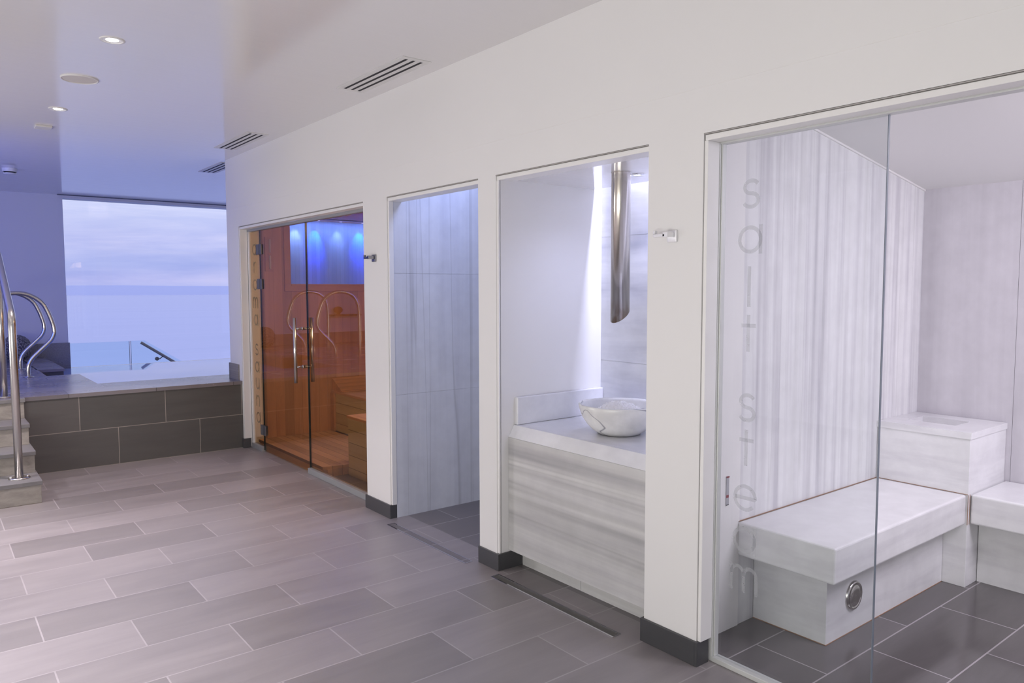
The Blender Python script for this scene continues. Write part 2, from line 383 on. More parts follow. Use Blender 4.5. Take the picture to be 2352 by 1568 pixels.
# ------------------------------------------------------------------ the room shell
struct('floor', B(-5.2, .12, -4, 7.158, -.1, 0), FLOOR, 'grey oblong floor tiles laid in half bond')
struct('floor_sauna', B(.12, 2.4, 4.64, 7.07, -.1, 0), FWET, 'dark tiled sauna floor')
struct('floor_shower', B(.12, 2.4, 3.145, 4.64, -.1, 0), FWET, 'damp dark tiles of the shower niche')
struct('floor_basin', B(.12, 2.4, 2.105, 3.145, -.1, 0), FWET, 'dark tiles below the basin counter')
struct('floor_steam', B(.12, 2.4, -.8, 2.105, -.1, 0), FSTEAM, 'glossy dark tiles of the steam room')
struct('ceiling', B(-5.2, 4.2, -4, 11.62, CZ, CZ+.12), CEIL, 'satin white ceiling')
struct('wall_back', B(-5.2, 0, -4.12, -4, 0, CZ), WHITE)
struct('wall_left', B(-5.32, -5.2, -4, 11.62, -.7, CZ), WHITE)
w = MB().box(0, .1, -4, 7.14, 2.09, CZ)                  # header above the openings
w.box(0, .1, -4, -.6, 0, 2.09)
w.box(0, .10, 7.14, 7.48, -.02, CZ)                     # pillar at the pool
w.box(0, .04, 4.303, 4.63, 0, 2.09)
w.box(.04, .12, 4.31, 4.63, 0, 2.09)
w.box(0, .02, 3.145, 3.303, 0, 2.09).box(.02, .1, 3.20, 3.303, 0, 2.09)
w.box(0, .1, 1.83, 2.105, 0, 2.09)
struct('wall_right', w, WHITE, 'long white wall with four openings')
struct('trim_1', B(-.0015, 0, -4, 7.48, 2.262, 2.2635), TRIMW, 'hairline joint running above the openings')

# opening linings: solid strip with the gap's shade in its grey, then a slightly set back white lining
def lining(idx, y0, y1, depth=.1, side=True, sd=None):
    g = MB().box(-.0008, .02, y0, y1+.0, 2.0850, 2.0880)
    t = thing('trim_%d' % idx, None, None, (0, y1, 0), kind='structure')
    h = MB().box(.004, depth, y0, y1-.005, 2.062, 2.0835); h.build('head_lining', TRIMW, t, bevel=.002)
    if side: MB().box(.004, sd or depth, y1-.018, y1-.002, .09 if idx != 5 else .10, 2.062).build('side_lining', TRIMW, t, bevel=.002)
    g.build('painted_gap_shade', GAPM, t)
lining(2, 4.63, 7.14, .07)
lining(3, 3.303, 4.303, .085, sd=.038)
lining(4, 2.105, 3.1475, .1, sd=.014)
lining(5, -.6, 1.83, .075)

# skirting tiles
def skirt(name, boxes):
    b_ = MB()
    for q in boxes: b_.box(*q)
    return struct(name, b_, DARKT, bevel=.0015)
skirt('baseboard_pool_end', [(-.012, 0, 7.128, 7.158, 0, .09), (-.012, .055, 7.116, 7.128, 0, .09)])
skirt('baseboard_sauna_shower', [(-.012, 0, 4.303, 4.63, 0, .09), (-.012, .04, 4.291, 4.303, 0, .09), (-.012, .07, 4.63, 4.64, 0, .09)])
skirt('baseboard_shower_basin', [(-.012, 0, 3.120, 3.303, 0, .09), (0, .15, 3.120, 3.132, 0, .09)])
skirt('baseboard_basin_steam', [(-.012, 0, 1.83, 2.105, 0, .10), (-.012, .062, 1.818, 1.83, 0, .10), (-.012, .09, 2.105, 2.117, 0, .10)])
struct('baseboard_deck_end', MB().box(-.012, 0, 7.22, 7.492, .639, .79).box(-.012, .1, 7.48, 7.492, .639, .79), STONE)

# ------------------------------------------------------------------ raised pool deck, pool and the sea window
ZD = .639
d = MB().box(-5.2, -1.40, 7.158, 11.42, 0, ZD-.03)
d.box(-1.40, -1.12, 7.158, 8.81, 0, ZD-.03)
d.box(-1.41, -1.155, 9.57, 11.42, 0, ZD-.03)
d.box(-1.12, 0, 7.158, 7.79, 0, ZD-.03); d.box(0, 4.2, 7.482, 7.79, 0, ZD-.03)
dk = struct('wall_deck_front', d, RISER, 'dark tiled face of the raised pool deck')
c = MB().box(-5.2, -1.40, 7.150, 11.42, ZD-.032, ZD)
c.box(-1.40, -1.113, 7.150, 8.82, ZD-.032, ZD); c.box(-1.41, -1.145, 9.56, 11.42, ZD-.032, ZD)
c.box(-1.113, 0, 7.150, 7.80, ZD-.032, ZD); c.box(0, 4.2, 7.482, 7.80, ZD-.032, ZD)
struct('floor_deck', c, DECK, 'blue lit tiles of the raised pool deck')
struct('floor_pool_basin', B(-1.42, 4.2, 7.7, 11.5, -.7, -.6), DECK)
wt = thing('pool_water', 'still pool water mirroring the pale sky', None, (.5, 9.6, .47), kind='structure')
MB().add([(-1.40, 7.78, .47), (4.2, 7.78, .47), (4.2, 11.46, .47), (-1.40, 11.46, .47)], [(0, 1, 2, 3)]).build('water_surface', WATER, wt)
w = MB().box(-5.2, -.85, 11.42, 11.62, -.7, CZ).box(-.85, 4.2, 11.42, 11.62, 2.702, CZ).box(-.85, 4.2, 11.44, 11.62, -.7, .462)
w.box(4.2, 4.32, 7.48, 11.62, -.7, CZ)
struct('wall_sea_side', w, WHITE, 'white end wall beside the sea window')
struct('baseboard_sea_wall', MB().box(-5.2, -.836, 11.40, 11.42, .40, .81), STONE)
struct('trim_6', B(-.91, 4.1, 11.375, 11.40, CZ-.008, CZ), plain('dark_ceiling_track', (.10, .11, .15), .5), 'dark track in the ceiling before the window')
win = thing('window_1', 'frameless picture window over the sea', None, (1.6, 11.5, .46), kind='structure')
B(-.85, 4.2, 11.50, 11.512, .46, 2.702).build('pane', PANE, win)
struct('sea', MB().add([(-9000, 15, -15), (16000, 15, -15), (26000, 26000, -15), (-22000, 26000, -15)], [(0, 1, 2, 3)]), SEA, 'calm pale blue sea')
hp = []
N = 90
for i in range(N+1):
    x = -3200+7800*i/N; hgt = 17.5+3.0*noise.noise(Vector((i*.13, 3, 1)))+1.5*noise.noise(Vector((i*.4, 1, 9)))
    hp.append((x, hgt))
cs = MB()
for i in range(N):
    (xa, ha), (xb, hb) = hp[i], hp[i+1]
    cs.add([(xa, 2880, -15.2), (xb, 2880, -15.2), (xb, 3100, hb), (xa, 3100, ha), (xa, 3600, -15.2), (xb, 3600, -15.2)], [(0, 1, 2, 3), (3, 2, 5, 4)], True)
struct('hills', cs, COAST, 'low hazy coast on the horizon')
struct('terrace', B(-6, 5, 11.62, 14.6, -.75, -.55), TERR, 'outdoor terrace beyond the sea window')

bal = thing('glass_balustrade', 'frameless glass balustrade with a sloping steel handrail outside the sea window', 'balustrade', (.3, 13, -.55))
def pane_poly(name, poly, y, t, mat, par): return MB().prism(poly, y, 'y', y+t).build(name, mat, par)
pane_poly('glass_panel', [(-1.9, -.55), (.193, -.55), (.193, .70), (-1.9, .70)], 13, .015, BALG, bal)
pane_poly('glass_panel', [(.213, -.55), (2.3, -.55), (.407, .705), (.213, .70)], 13, .015, BALG, bal)
for q in ([(.190, -.55), (.195, -.55), (.195, .70), (.190, .70)], [(.211, -.55), (.216, -.55), (.216, .70), (.211, .70)]):
    pane_poly('panel_edge', q, 12.998, .019, EDGE, bal)
MB().tube([(.345, 12.93, .675), (2.1, 12.93, -.55)], .022).build('handrail', HINGE, bal)
br = MB().tube([(.66, 12.93, .44), (.62, 12.95, .40), (.585, 12.995, .40)], .008).lathe([(0, -.012), (.03, -.012), (.03, .012), (0, .012)], (.585, 12.985, .40), 24, 'y')
br.build('bracket', HINGE, bal)

# ------------------------------------------------------------------ steps with their handrail
stp = thing('stone_steps', 'four worn stone steps with grey treads climbing to the pool deck', 'steps', (-2.7, 6.6, 0))
for i, (yf, xr) in enumerate(((6.165, -1.745), (6.465, -1.748), (6.765, -1.75), (7.085, -1.745))):
    z1 = .16*(i+1) if i < 3 else .6389
    a = .16*i
    y2 = 7.158 if i < 3 else 7.151
    B(-3.5, xr-.008, yf+.012, min(y2, 7.15), a, z1-.028).build('riser', STEPR, stp, bevel=.002)
    B(-3.5, xr, yf, (7.158 if i < 3 else 7.149), z1-.03, z1).build('tread', STEPT, stp, bevel=.003)
hr = thing('stair_handrail', 'polished steel handrail on posts rising beside the stone steps', 'handrail', (-1.87, 6.34, .16))
def arc(pts, rad, n_=8):
    P_ = [Vector(p) for p in pts]; out = [P_[0]]
    for i in range(1, len(P_)-1):
        a, b_, c_ = P_[i-1], P_[i], P_[i+1]
        d1 = (a-b_).normalized(); d2 = (c_-b_).normalized(); r_2 = min(rad, (a-b_).length*.49, (c_-b_).length*.49)
        p0 = b_+d1*r_2; p1 = b_+d2*r_2
        for k in range(n_+1):
            t = k/n_; out.append(p0*(1-t)**2+b_*2*t*(1-t)+p1*t*t)
    out.append(P_[-1]); return out
MB().tube(arc([(-1.868, 6.34, .165), (-1.868, 6.34, 1.318), (-1.868, 7.29, 1.80), (-1.868, 7.9, 1.80)], .07), .0265, 24).build('rail', STEEL, hr)
MB().tube([(-1.868, 7.285, .645), (-1.868, 7.285, 1.775)], .0265, 24).build('post', STEEL, hr)
for (y, z) in ((6.34, .16), (7.285, ZD)):
    f = MB().lathe([(0, 0), (.068, 0), (.068, .006), (.05, .011), (0, .012)], (-1.868, y, z), 40).build('base_flange', STEEL, hr)
    for dx in (-.05, .05):
        MB().lathe([(0, .004), (.010, .004), (.010, .016), (.006, .021), (0, .021)], (-1.868+dx, y-.01, z), 16).build('bolt', CHROME, f)

# pool grab rails on both sides of the pool step
def spline(pts, n_=6):
    P_ = [Vector(p) for p in pts]; out = []
    for i in range(len(P_)-1):
        p0, p1, p2, p3 = P_[max(i-1, 0)], P_[i], P_[i+1], P_[min(i+2, len(P_)-1)]
        for k in range(n_):
            t = k/n_
            out.append(.5*((2*p1)+(-p0+p2)*t+(2*p0-5*p1+4*p2-p3)*t*t+(-p0+3*p1-3*p2+p3)*t**3))
    out.append(P_[-1]); return out
prof = [(-1.553, .645), (-1.553, .70), (-1.545, .76), (-1.515, .82), (-1.46, .88), (-1.395, .945), (-1.345, 1.0), (-1.318, 1.06), (-1.316, 1.12), (-1.335, 1.20), (-1.362, 1.28), (-1.40, 1.36), (-1.46, 1.42), (-1.545, 1.463), (-1.64, 1.473), (-1.745, 1.455), (-1.83, 1.40), (-1.875, 1.31), (-1.89, 1.20), (-1.892, 1.0), (-1.892, .80), (-1.892, .645)]
gr = thing('pool_grab_rail', 'curved steel grab rail nearest the stone steps, bulging over the pool', 'grab rail', (-1.6, 8.83, ZD), 'grab rails at the pool step')
MB().tube(spline([(x, 8.83, z) for x, z in prof]), .0205, 20).build('rail', STEEL, gr)
for x in (-1.553, -1.892):
    MB().lathe([(0, 0), (.05, 0), (.048, .005), (.03, .009), (0, .009)], (x, 8.83, ZD), 32).build('base_flange', STEEL, gr)
copy_tree(gr, (-1.585, 9.74, ZD), 'farther curved steel grab rail, behind the other across the pool step')
bl = MB()
bl.lathe([(.002, 0), (.085, .012), (.135, .05), (.158, .10), (.162, .15), (.155, .20), (.13, .25), (.09, .29), (.04, .31), (.002, .315)], (-1.458, 11.05, ZD), 48)
bo = bl.build('wicker_ball', PEBBLE, origin=(-1.458, 11.05, ZD))
tag(bo, 'dark woven ball on the deck by the blue wall, behind the steel rails', 'ornament')
sh = B(-3.17, -2.63, 11.28, 11.42, 1.075, 1.10).build('wall_shelf', plain('dark_shelf_wood', (.10, .05, .03), .5), origin=(-2.9, 11.42, 1.075), bevel=.003)
tag(sh, 'dark shelf on the sea wall, mirrored in the amber door glass', 'shelf')
orn = MB().lathe([(.002, 0), (.03, 0), (.035, .02), (.07, .05), (.075, .08), (.05, .115), (.002, .13)], (-2.79, 11.35, 1.10), 32).build('round_vase', plain('dark_clay', (.09, .05, .035), .6), origin=(-2.79, 11.35, 1.10))
tag(orn, 'dark rounded vase standing on the wall shelf', 'vase')

# ------------------------------------------------------------------ ceiling fittings
def downlight(loc, label, grp, r=.045, col=LED, power=155, lc=(1.0, .86, .88), ang=84):
    t = thing('downlight', label, 'light', loc, grp); x, y, z = loc
    MB().lathe([(r+.014, 0), (r+.012, -.004), (r, -.005), (r-.003, .0), (r-.006, .0)], loc, 40).build('trim_ring', CHROME if r < .04 else PLASTIC, t)
    MB().lathe([(r-.003, -.003), (r*.62, .0)], loc, 40).build('reflector', PLASTIC, t)
    MB().lathe([(.0005, -.0012), (r*.62, -.0012), (r*.62, 0)], loc, 32).build('lens', col, t)
    l_ = bpy.data.lights.new('downlight_lamp', 'SPOT'); l_.energy = power; l_.color = lc; l_.spot_size = math.radians(ang); l_.spot_blend = .8; l_.shadow_soft_size = .035
    o = bpy.data.objects.new('downlight_lamp', l_); COL.objects.link(o); o.parent = t; o.location = (0, 0, -.02)
    return t
DLG = 'ceiling downlights over the walkway'
d1 = downlight((-1.56, 4.245, CZ), 'glowing ceiling downlight nearest the viewer, in front of the round speaker', DLG)
copy_tree(d1, (-1.566, 6.06, CZ), 'glowing ceiling downlight between the round speaker and the small flat plate')
for p in ((-2.9, 4.4, CZ), (-2.9, 2.7, CZ), (-2.9, 1.0, CZ), (-4.2, 3.5, CZ), (-3.4, 6.1, CZ)):  # unseen spots without housings, added to brighten the left of the floor
    o = bpy.data.objects.new('added_side_spot', d1.children[-1].data if d1.children[-1].type == 'LIGHT' else [c for c in d1.children if c.type == 'LIGHT'][0].data)
    COL.objects.link(o); o.location = (p[0], p[1], p[2]-.02)
    o.data = o.data.copy(); o.data.energy = 245; o.data.color = (1.0, .95, 1.0)
spk = thing('ceiling_speaker', 'round flush ceiling speaker between the two downlights', 'speaker', (-1.572, 5.13, CZ))
MB().lathe([(.100, 0), (.100, -.006), (.094, -.008), (.092, -.004)], (-1.572, 5.13, CZ), 64).build('rim', PLASTIC, spk)
MB().lathe([(.0005, -.005), (.092, -.004)], (-1.572, 5.13, CZ), 64).build('grille', SPEAK, spk)
fp = B(-1.63, -1.52, 6.71, 6.83, CZ-.014, CZ).build('ceiling_plate', PLASTIC, origin=(-1.575, 6.77, CZ), bevel=.004)
tag(fp, 'small flat white plate on the ceiling past the downlights', 'sensor')
det = thing('smoke_detector', 'white smoke detector with dark slots on the blue lit ceiling', 'detector', (-1.588, 9.3, CZ))
MB().lathe([(.0005, -.062), (.045, -.060), (.058, -.052), (.060, -.046)], (-1.588, 9.3, CZ), 40).build('cap', PLASTIC, det)
MB().lathe([(.05, -.046), (.05, -.034)], (-1.588, 9.3, CZ), 40).build('slots', BLACK, det)
MB().lathe([(.060, -.034), (.066, -.028), (.070, 0)], (-1.588, 9.3, CZ), 40).build('base', PLASTIC, det)
def vent(y0, y1, x0, label):
    t = thing('air_vent', label, 'vent', (x0+.09, (y0+y1)/2, CZ), 'slotted air vents in the ceiling')
    f = MB(); ya, yb = y0-.033, y1+.033
    B(x0-.045, x0+.135, ya, yb, CZ-.0035, CZ).build('frame', PLASTIC, t, bevel=.001)
    for k in range(3):
        B(x0+.0465*k-.009, x0+.0465*k+.0075, y0, y1, CZ-.0044, CZ-.0034).build('slot', BLACK, t)
    return t
vent(3.612, 4.36, -.247, 'large three slot ceiling vent nearest the viewer')
vent(6.055, 6.83, -.243, 'three slot ceiling vent above the amber sauna glass')
vent(7.62, 8.3, .035, 'half hidden ceiling vent behind the corner of the long wall, by the pool')

# ------------------------------------------------------------------ floor slot drains
def drain(y0, y1, label):
    t = thing('slot_drain', label, 'drain', (-.06, (y0+y1)/2, 0), 'slot drains in the floor')
    fm = MB().box(-.088, -.080, y0, y1, 0, .003).box(-.040, -.035, y0, y1, 0, .003).box(-.088, -.035, y0-.006, y0, 0, .003).box(-.088, -.035, y1, y1+.006, 0, .003)
    fm.build('frame', CHROME, t); return t
t = drain(3.33, 4.19, 'long slot drain before the shower niche'); B(-.080, -.040, 3.33, 4.19, 0, .0012).build('tile_insert', FWET, t)
t = drain(2.21, 3.08, 'long slot drain before the basin counter'); B(-.080, -.040, 2.21, 3.08, 0, .0008).build('channel', plain('dark_drain_steel', (.13, .125, .115), .5, .3), t)

# ------------------------------------------------------------------ robe hooks
def hook(y, z, label, mat):
    t = thing('robe_hook', label, 'hook', (0, y, z), 'robe hooks on the white wall')
    B(-.012, 0, y-.024, y+.024, z-.024, z+.024).build('plate', mat, t, bevel=.004)
    MB().box(-.052, -.012, y-.014, y+.014, z-.006, z+.016).box(-.052, -.034, y, y+.062, z-.004, z+.010).box(-.052, -.034, y+.052, y+.062, z+.010, z+.024).build('arm', mat, t, bevel=.003)
hook(4.475, 1.706, 'dark looking chrome robe hook between the sauna and the shower niche', plain('dark_chrome', (.35, .35, .38), .22, 1))
hook(1.972, 1.709, 'bright chrome robe hook between the basin niche and the steam room', plain('bright_satin_chrome', (.88, .88, .90), .3, .6))

# ------------------------------------------------------------------ sauna
w = MB().box(.072, .42, 7.05, 7.13, 0, 2.21)
w = MB().box(.19, .44, 7.05, 7.48, 0, 2.25).box(.44, 2.4, 7.05, 7.48, 0, 1.556).box(2.1, 2.4, 7.05, 7.48, 1.556, 2.25).box(.44, 2.1, 7.05, 7.48, 2.2, 2.25)
struct('wall_sauna_far', w, PINEV, 'sauna wall of upright pine boards')
struct('wall_sauna_jamb', MB().box(.075, .19, 7.10, 7.48, 0, 2.25), WHITE)
struct('wall_sauna_inner', MB().box(2.3, 2.4, 4.64, 7.05, 0, 2.25), PINEL)
struct('wall_sauna_shower', MB().box(.12, 2.3, 4.5, 4.64, 0, 2.4), PINEV)
struct('ceiling_sauna', B(.1, 2.4, 4.64, 7.13, 2.2, 2.25), PINEV)
struct('wall_behind_sauna_window', B(.44, 2.1, 7.36, 7.48, 1.556, 2.2), BLUEB)  # added backing boards, with the window's blue light in their colour
w2 = thing('window_2', 'blue lit window in the sauna wall', None, (1.2, 7.05, 1.5), kind='structure')
fr = MB().box(.390, .4515, 7.030, 7.0495, 1.5565, 2.195).build('frame_stile', PINE, w2, bevel=.003)
MB().box(.390, 2.12, 7.030, 7.0495, 1.485, 1.5555).build('frame_rail', PINE, w2, bevel=.003)
MB().box(.4525, 2.10, 7.022, 7.029, 1.537, 1.5555).build('frame_rail', PINE, w2, bevel=.002)
B(.452, 2.1, 7.06, 7.066, 1.556, 2.2).build('pane', PANE, w2)
for x, lc, pw, lab_ in ((.635, (.6, .85, 1.0), 9, 'pale accent light behind the door edge, at the head of the sauna window'), (.845, (.0, .04, 1.0), 130, 'strong blue accent light at the head of the sauna window'), (1.09, (.5, .78, 1.0), 6, 'pale accent light to the right of the strong blue one in the sauna window'), (1.34, (.0, .05, 1.0), 120, 'blue accent light at the pillar end of the sauna window')):
    t = thing('accent_light', lab_, 'light', (x, 7.26, 2.2), 'accent lights above the sauna window')
    MB().lathe([(.0005, -.002), (.012, -.002), (.014, 0)], (x, 7.26, 2.199), 20).build('lens', LEDB, t)
    l_ = bpy.data.lights.new('accent_lamp', 'SPOT'); l_.energy = pw; l_.color = lc; l_.spot_size = math.radians(50); l_.spot_blend = .9; l_.shadow_soft_size = .01
    o = bpy.data.objects.new('accent_lamp', l_); COL.objects.link(o); o.parent = t; o.location = (0, 0, -.012); o.rotation_euler = (math.radians(28), 0, 0)
area('window_recess_glow', (1.25, 7.20, 2.19), (1.25, 7.33, 1.6), 1.6, .06, 20, (.20, .36, 1.0))

duck = thing('duckboard', 'slatted pine duckboard covering the sauna floor', 'duckboard', (.5, 6.3, 0))
MB().prism([(.102, 5.60), (.26, 5.57), (.838, 5.57), (.838, 7.04), (.102, 7.04)], .058, 'z', .085).build('slats', DUCK, duck, bevel=.002)
bt = MB()
bt.box(.108, .14, 5.61, 7.03, 0, .058).box(.14, .83, 5.58, 5.62, 0, .058).box(.5, .54, 5.62, 7.0, 0, .058)
bt.build('bearer', DUCK, duck)
bn = thing('sauna_bench', 'pine bench with boarded front running along the rear of the sauna', 'bench', (1.5, 6.3, 0))
B(.85, 2.29, 4.66, 7.045, .465, .487).build('seat', PINET, bn, bevel=.003)
B(.862, .882, 4.66, 7.045, .086, .465).build('front_panel', PINEH, bn)
B(.842, .862, 6.97, 7.045, .086, .465).build('corner_post', PINE, bn)
bn2 = thing('sauna_bench', 'nearer pine bench with boarded front, standing on the sauna tiles', 'bench', (.58, 5.1, 0))
B(.30, .848, 4.66, 5.56, .465, .487).build('seat', PINET, bn2, bevel=.003)
MB().box(.306, .324, 4.66, 5.55, 0, .465).box(.324, .84, 5.53, 5.55, .09, .465).build('front_panel', PINEH, bn2, bevel=.002)
hd = MB().prism([(7.045, .4875), (6.83, .4875), (6.83, .502), (7.03, .612), (7.045, .612)], .86, 'x', 1.45)
ho = hd.build('head_rest', PINES, origin=(1.15, 6.95, .4875), bevel=.002)
tag(ho, 'sloped pine head rest lying on the rear sauna bench', 'head rest')
tm = thing('sand_timer', 'pale wooden sand timer on the sauna wall beside the window', 'timer', (.246, 7.05, 1.68))
B(.205, .29, 7.03, 7.05, 1.675, 1.995).build('backboard', PINE, tm, bevel=.003)
for z0, z1 in ((1.695, 1.825), (1.85, 1.975)):
    MB().tube([(.248, 7.022, z0), (.248, 7.022, z1)], .009, 12).build('glass_tube', PLASTIC, tm)
B(.23, .266, 7.012, 7.03, 1.827, 1.842).build('clamp', PINE, tm)

dr = thing('door_1', 'amber glass sauna front with hinged door', None, (.09, 5.9, 0), kind='structure')
def pane(name, y0, y1, z0, z1, x, mat, par, t=.010): return B(x, x+t, y0, y1, z0, z1).build(name, mat, par)
pane('fixed_pane', 6.853, 7.12, .02, 2.035, .088, AMBER, dr)
pane('door_pane', 5.812, 6.847, .012, 2.045, .088, AMBER, dr)
pane('fixed_pane', 4.63, 5.803, .05, 2.045, .088, AMBER, dr)
B(.086, .100, 5.803, 5.812, .012, 2.05).build('edge_seal', SEAL, dr)
B(.0865, .0995, 6.847, 6.853, .012, 2.04).build('edge_seal', SEAL, dr)
B(.065, .112, 4.63, 5.803, 0, .045).build('bottom_channel', ALU, dr, bevel=.002)
B(.065, .112, 6.853, 7.12, 0, .045).build('bottom_channel', ALU, dr, bevel=.002)
B(.068, .115, 4.63, 7.12, 2.04, 2.062).build('top_channel', ALU, dr, bevel=.002)
B(.08, .105, 7.108, 7.12, .045, 2.04).build('side_channel', ALUW, dr, bevel=.001)
for z in (1.868, 1.553, .20):
    h_ = MB().box(.078, .088, 6.856, 6.915, z-.047, z+.047).box(.078, .088, 6.79, 6.845, z-.047, z+.047).box(.074, .09, 6.845, 6.856, z-.04, z+.04).box(.098, .106, 6.79, 6.915, z-.045, z+.045)
    h_.build('hinge', HINGE, dr, bevel=.002)
for s in (-1, 1):
    x = .093+s*.073
    hn = MB().tube([(x, 5.90, .738), (x, 5.90, 1.272)], .0145, 20).build('door_handle', STEEL, dr)
    for z in (.868, 1.182):
        MB().tube([(x, 5.90, z), (.093+s*.006, 5.90, z)], .009, 16).tube([(.093+s*.006, 5.90, z), (.093+s*.016, 5.90, z)], .014, 16).build('standoff', STEEL, hn)

# lettering cut as ribbons on the glass
def arcp(cx, cy, rx, ry, a0, a1, n_=22): return [(cx+rx*math.cos(math.radians(a0+(a1-a0)*i/n_)), cy+ry*math.sin(math.radians(a0+(a1-a0)*i/n_))) for i in range(n_+1)]
GL = {
 'a': [arcp(.5, .5, .42, .42, 0, 360, 36), [(.92, 0), (.92, 1)]],
 'o': [arcp(.5, .5, .42, .42, 0, 360, 36)],
 'r': [[(.32, 0), (.32, .98)], [(.32, .62)]+arcp(.66, .60, .34, .32, 172, 80, 10)],
 'm': [[(-.02, 0), (-.02, .98)], [(-.02, .6)]+arcp(.24, .62, .26, .30, 175, 5, 14)+[(.5, 0)], [(.5, .6)]+arcp(.76, .62, .26, .30, 175, 5, 14)+[(1.02, 0)]],
 'n': [[(.14, 0), (.14, .98)], [(.14, .58)]+arcp(.50, .58, .36, .34, 175, 5, 16)+[(.86, 0)]],
 'u': [[(.14, 1), (.14, .42)]+arcp(.50, .42, .36, .34, 180, 355, 16), [(.86, 0), (.86, 1)]],
 's': [arcp(.52, .72, .27, .22, 25, 250, 20)+arcp(.50, .27, .30, .23, 80, -155, 22)],
 'l': [[(.5, 0), (.5, 1.42)]],
 't': [[(.5, 0), (.5, 1.30)], [(.22, .92), (.80, .92)]],
 'e': [[(.10, .50), (.90, .50)]+arcp(.5, .5, .42, .42, 3, 318, 30)],
}
def lettering(word_z, yc, size, x, mat, par, sw=.135):
    mb = MB()
    for ch, zc in word_z:
        for line in GL[ch]:
            pts = [(yc-(u-.5)*size, zc+(v-.5)*size) for u, v in line]
            L, R = [], []
            for i, p in enumerate(pts):
                a = pts[max(i-1, 0)]; c_ = pts[min(i+1, len(pts)-1)]
                if i == 0 and (Vector(pts[0])-Vector(pts[-1])).length < 1e-6: a = pts[-2]
                if i == len(pts)-1 and (Vector(pts[0])-Vector(pts[-1])).length < 1e-6: c_ = pts[1]
                d_ = Vector((c_[0]-a[0], c_[1]-a[1])).normalized(); nn = Vector((-d_.y, d_.x))*size*sw/2
                L.append((x, p[0]+nn.x, p[1]+nn.y)); R.append((x, p[0]-nn.x, p[1]-nn.y))
            k = len(L)
            mb.add(L+R, [(i, i+1, i+1+k, i+k) for i in range(k-1)])
    return mb.build('lettering', mat, par, fix=False)
wz = [(c_, 1.872-.163*i) for i, c_ in enumerate('aroma')]+[(c_, z) for c_, z in zip('sauna', (.945, .78, .622, .462, .302))]
lettering(wz, 6.985, .108, .0865, ETCH1, dr)

# ------------------------------------------------------------------ shower niche
side = MB()
for z0, z1 in ((0, .812), (.814, 1.603), (1.605, 2.52)):
    side.box(.04, 1.5, 4.29, 4.300, z0, z1)
side.box(.04, 1.5, 4.2925, 4.306, 0, 2.52)
struct('wall_shower_far', side, MVS, 'blue grey streaked marble of the shower niche')
struct('wall_shower_back', MB().box(1.5, 1.6, 3.145, 4.31, 0, 2.6).box(.12, 1.6, 4.306, 4.5, 0, 2.6), MVS)
struct('wall_shower_near', MB().box(.1, 1.5, 3.24, 3.303, 0, 2.6), MVS)
struct('ceiling_shower', MB().box(.085, .1, 3.303, 4.29, 2.062, 2.60).box(.1, 1.5, 3.303, 4.29, 2.55, 2.6).box(.80, 1.5, 3.303, 4.29, 2.4, 2.55), WHITE)

# ------------------------------------------------------------------ basin niche
struct('wall_basin_far', MB().box(.0205, .757, 3.132, 3.2, 0, 2.062).box(.1, .757, 3.132, 3.24, 2.062, 2.45), WHITE)
struct('wall_basin_near', MB().box(.1, .76, 2.08, 2.105, 0, 2.45), WHITE)
bk = MB()
for z0, z1 in ((0, 1.085), (1.087, 1.798), (1.80, 2.45)): bk.box(.757, .775, 2.08, 3.15, z0, z1)
bk.box(.7595, .80, 2.08, 3.15, 0, 2.45)
struct('wall_basin_back', bk, MBK, 'marble back wall behind the steel spout')
struct('ceiling_basin', MB().box(.1, .70, 2.105, 3.132, 2.07, 2.12).box(.1, .80, 2.08, 3.24, 2.42, 2.45), CEIL)
ct = thing('basin_counter', 'white marble counter with level grey streaks under the stone bowl', 'counter', (.4, 2.6, 0))
MB().prism([(.067, .099), (.067, .713), (.13, .713), (.13, .099)], 2.106, 'y', 3.131).build('front_panel', MH, ct, bevel=.0015)
MB().prism([(.067, .7136), (.104, .775), (.13, .775), (.13, .7136)], 2.106, 'y', 3.131).build('chamfer_strip', MTOP, ct, bevel=.0015)  # paler marble: the light caught by the chamfer is put into its colour
B(.1305, .756, 2.106, 3.131, .745, .775).build('top', MTOP, ct, bevel=.002)
MB().box(.155, .175, 2.118, 2.66, 0, .099).box(.155, .175, 2.662, 3.119, 0, .099).box(.13, .175, 2.12, 3.12, .09, .099).build('kick_board', MH, ct)
bs = B(.112, .756, 3.108, 3.1315, .7755, .925).build('backsplash', MTOP, ct, bevel=.005, segs=3)
bx, by, bz = .372, 2.612, .7752
bowl = MB().lathe([(.002, .004), (.095, .004), (.100, 0), (.108, .004), (.135, .022), (.165, .052), (.188, .088), (.200, .122), (.206, .148), (.204, .152), (.192, .152), (.186, .140), (.176, .108), (.155, .070), (.12, .040), (.07, .026), (.002, .024)], (bx, by, bz), 96)
bo = bowl.build('stone_bowl', BOWLM, origin=(bx, by, bz)); tag(bo, 'round white marble bowl with dark veins on the counter', 'bowl')
sl = MB(); R_ = 26; A_ = 64; vs = [(bx, by, bz+.158)]; fs = []
for i in range(1, R_+1):
    for k in range(A_):
        a = 2*math.pi*k/A_; rr = .150*i/R_; h_ = .158-.053*(i/R_)**1.5-.03*(i/R_)**6
        h_ += (.012*noise.noise(Vector((rr*math.cos(a)*45, rr*math.sin(a)*45, 2)))+.006*random.uniform(-1, 1))*(1-(i/R_)**8)
        vs.append((bx+rr*math.cos(a), by+rr*math.sin(a), bz+h_))
for k in range(A_): fs.append((0, 1+k, 1+(k+1) % A_))
for i in range(R_-1):
    for k in range(A_):
        a = 1+i*A_+k; b_ = 1+i*A_+(k+1) % A_; fs.append((a, a+A_, b_+A_, b_))
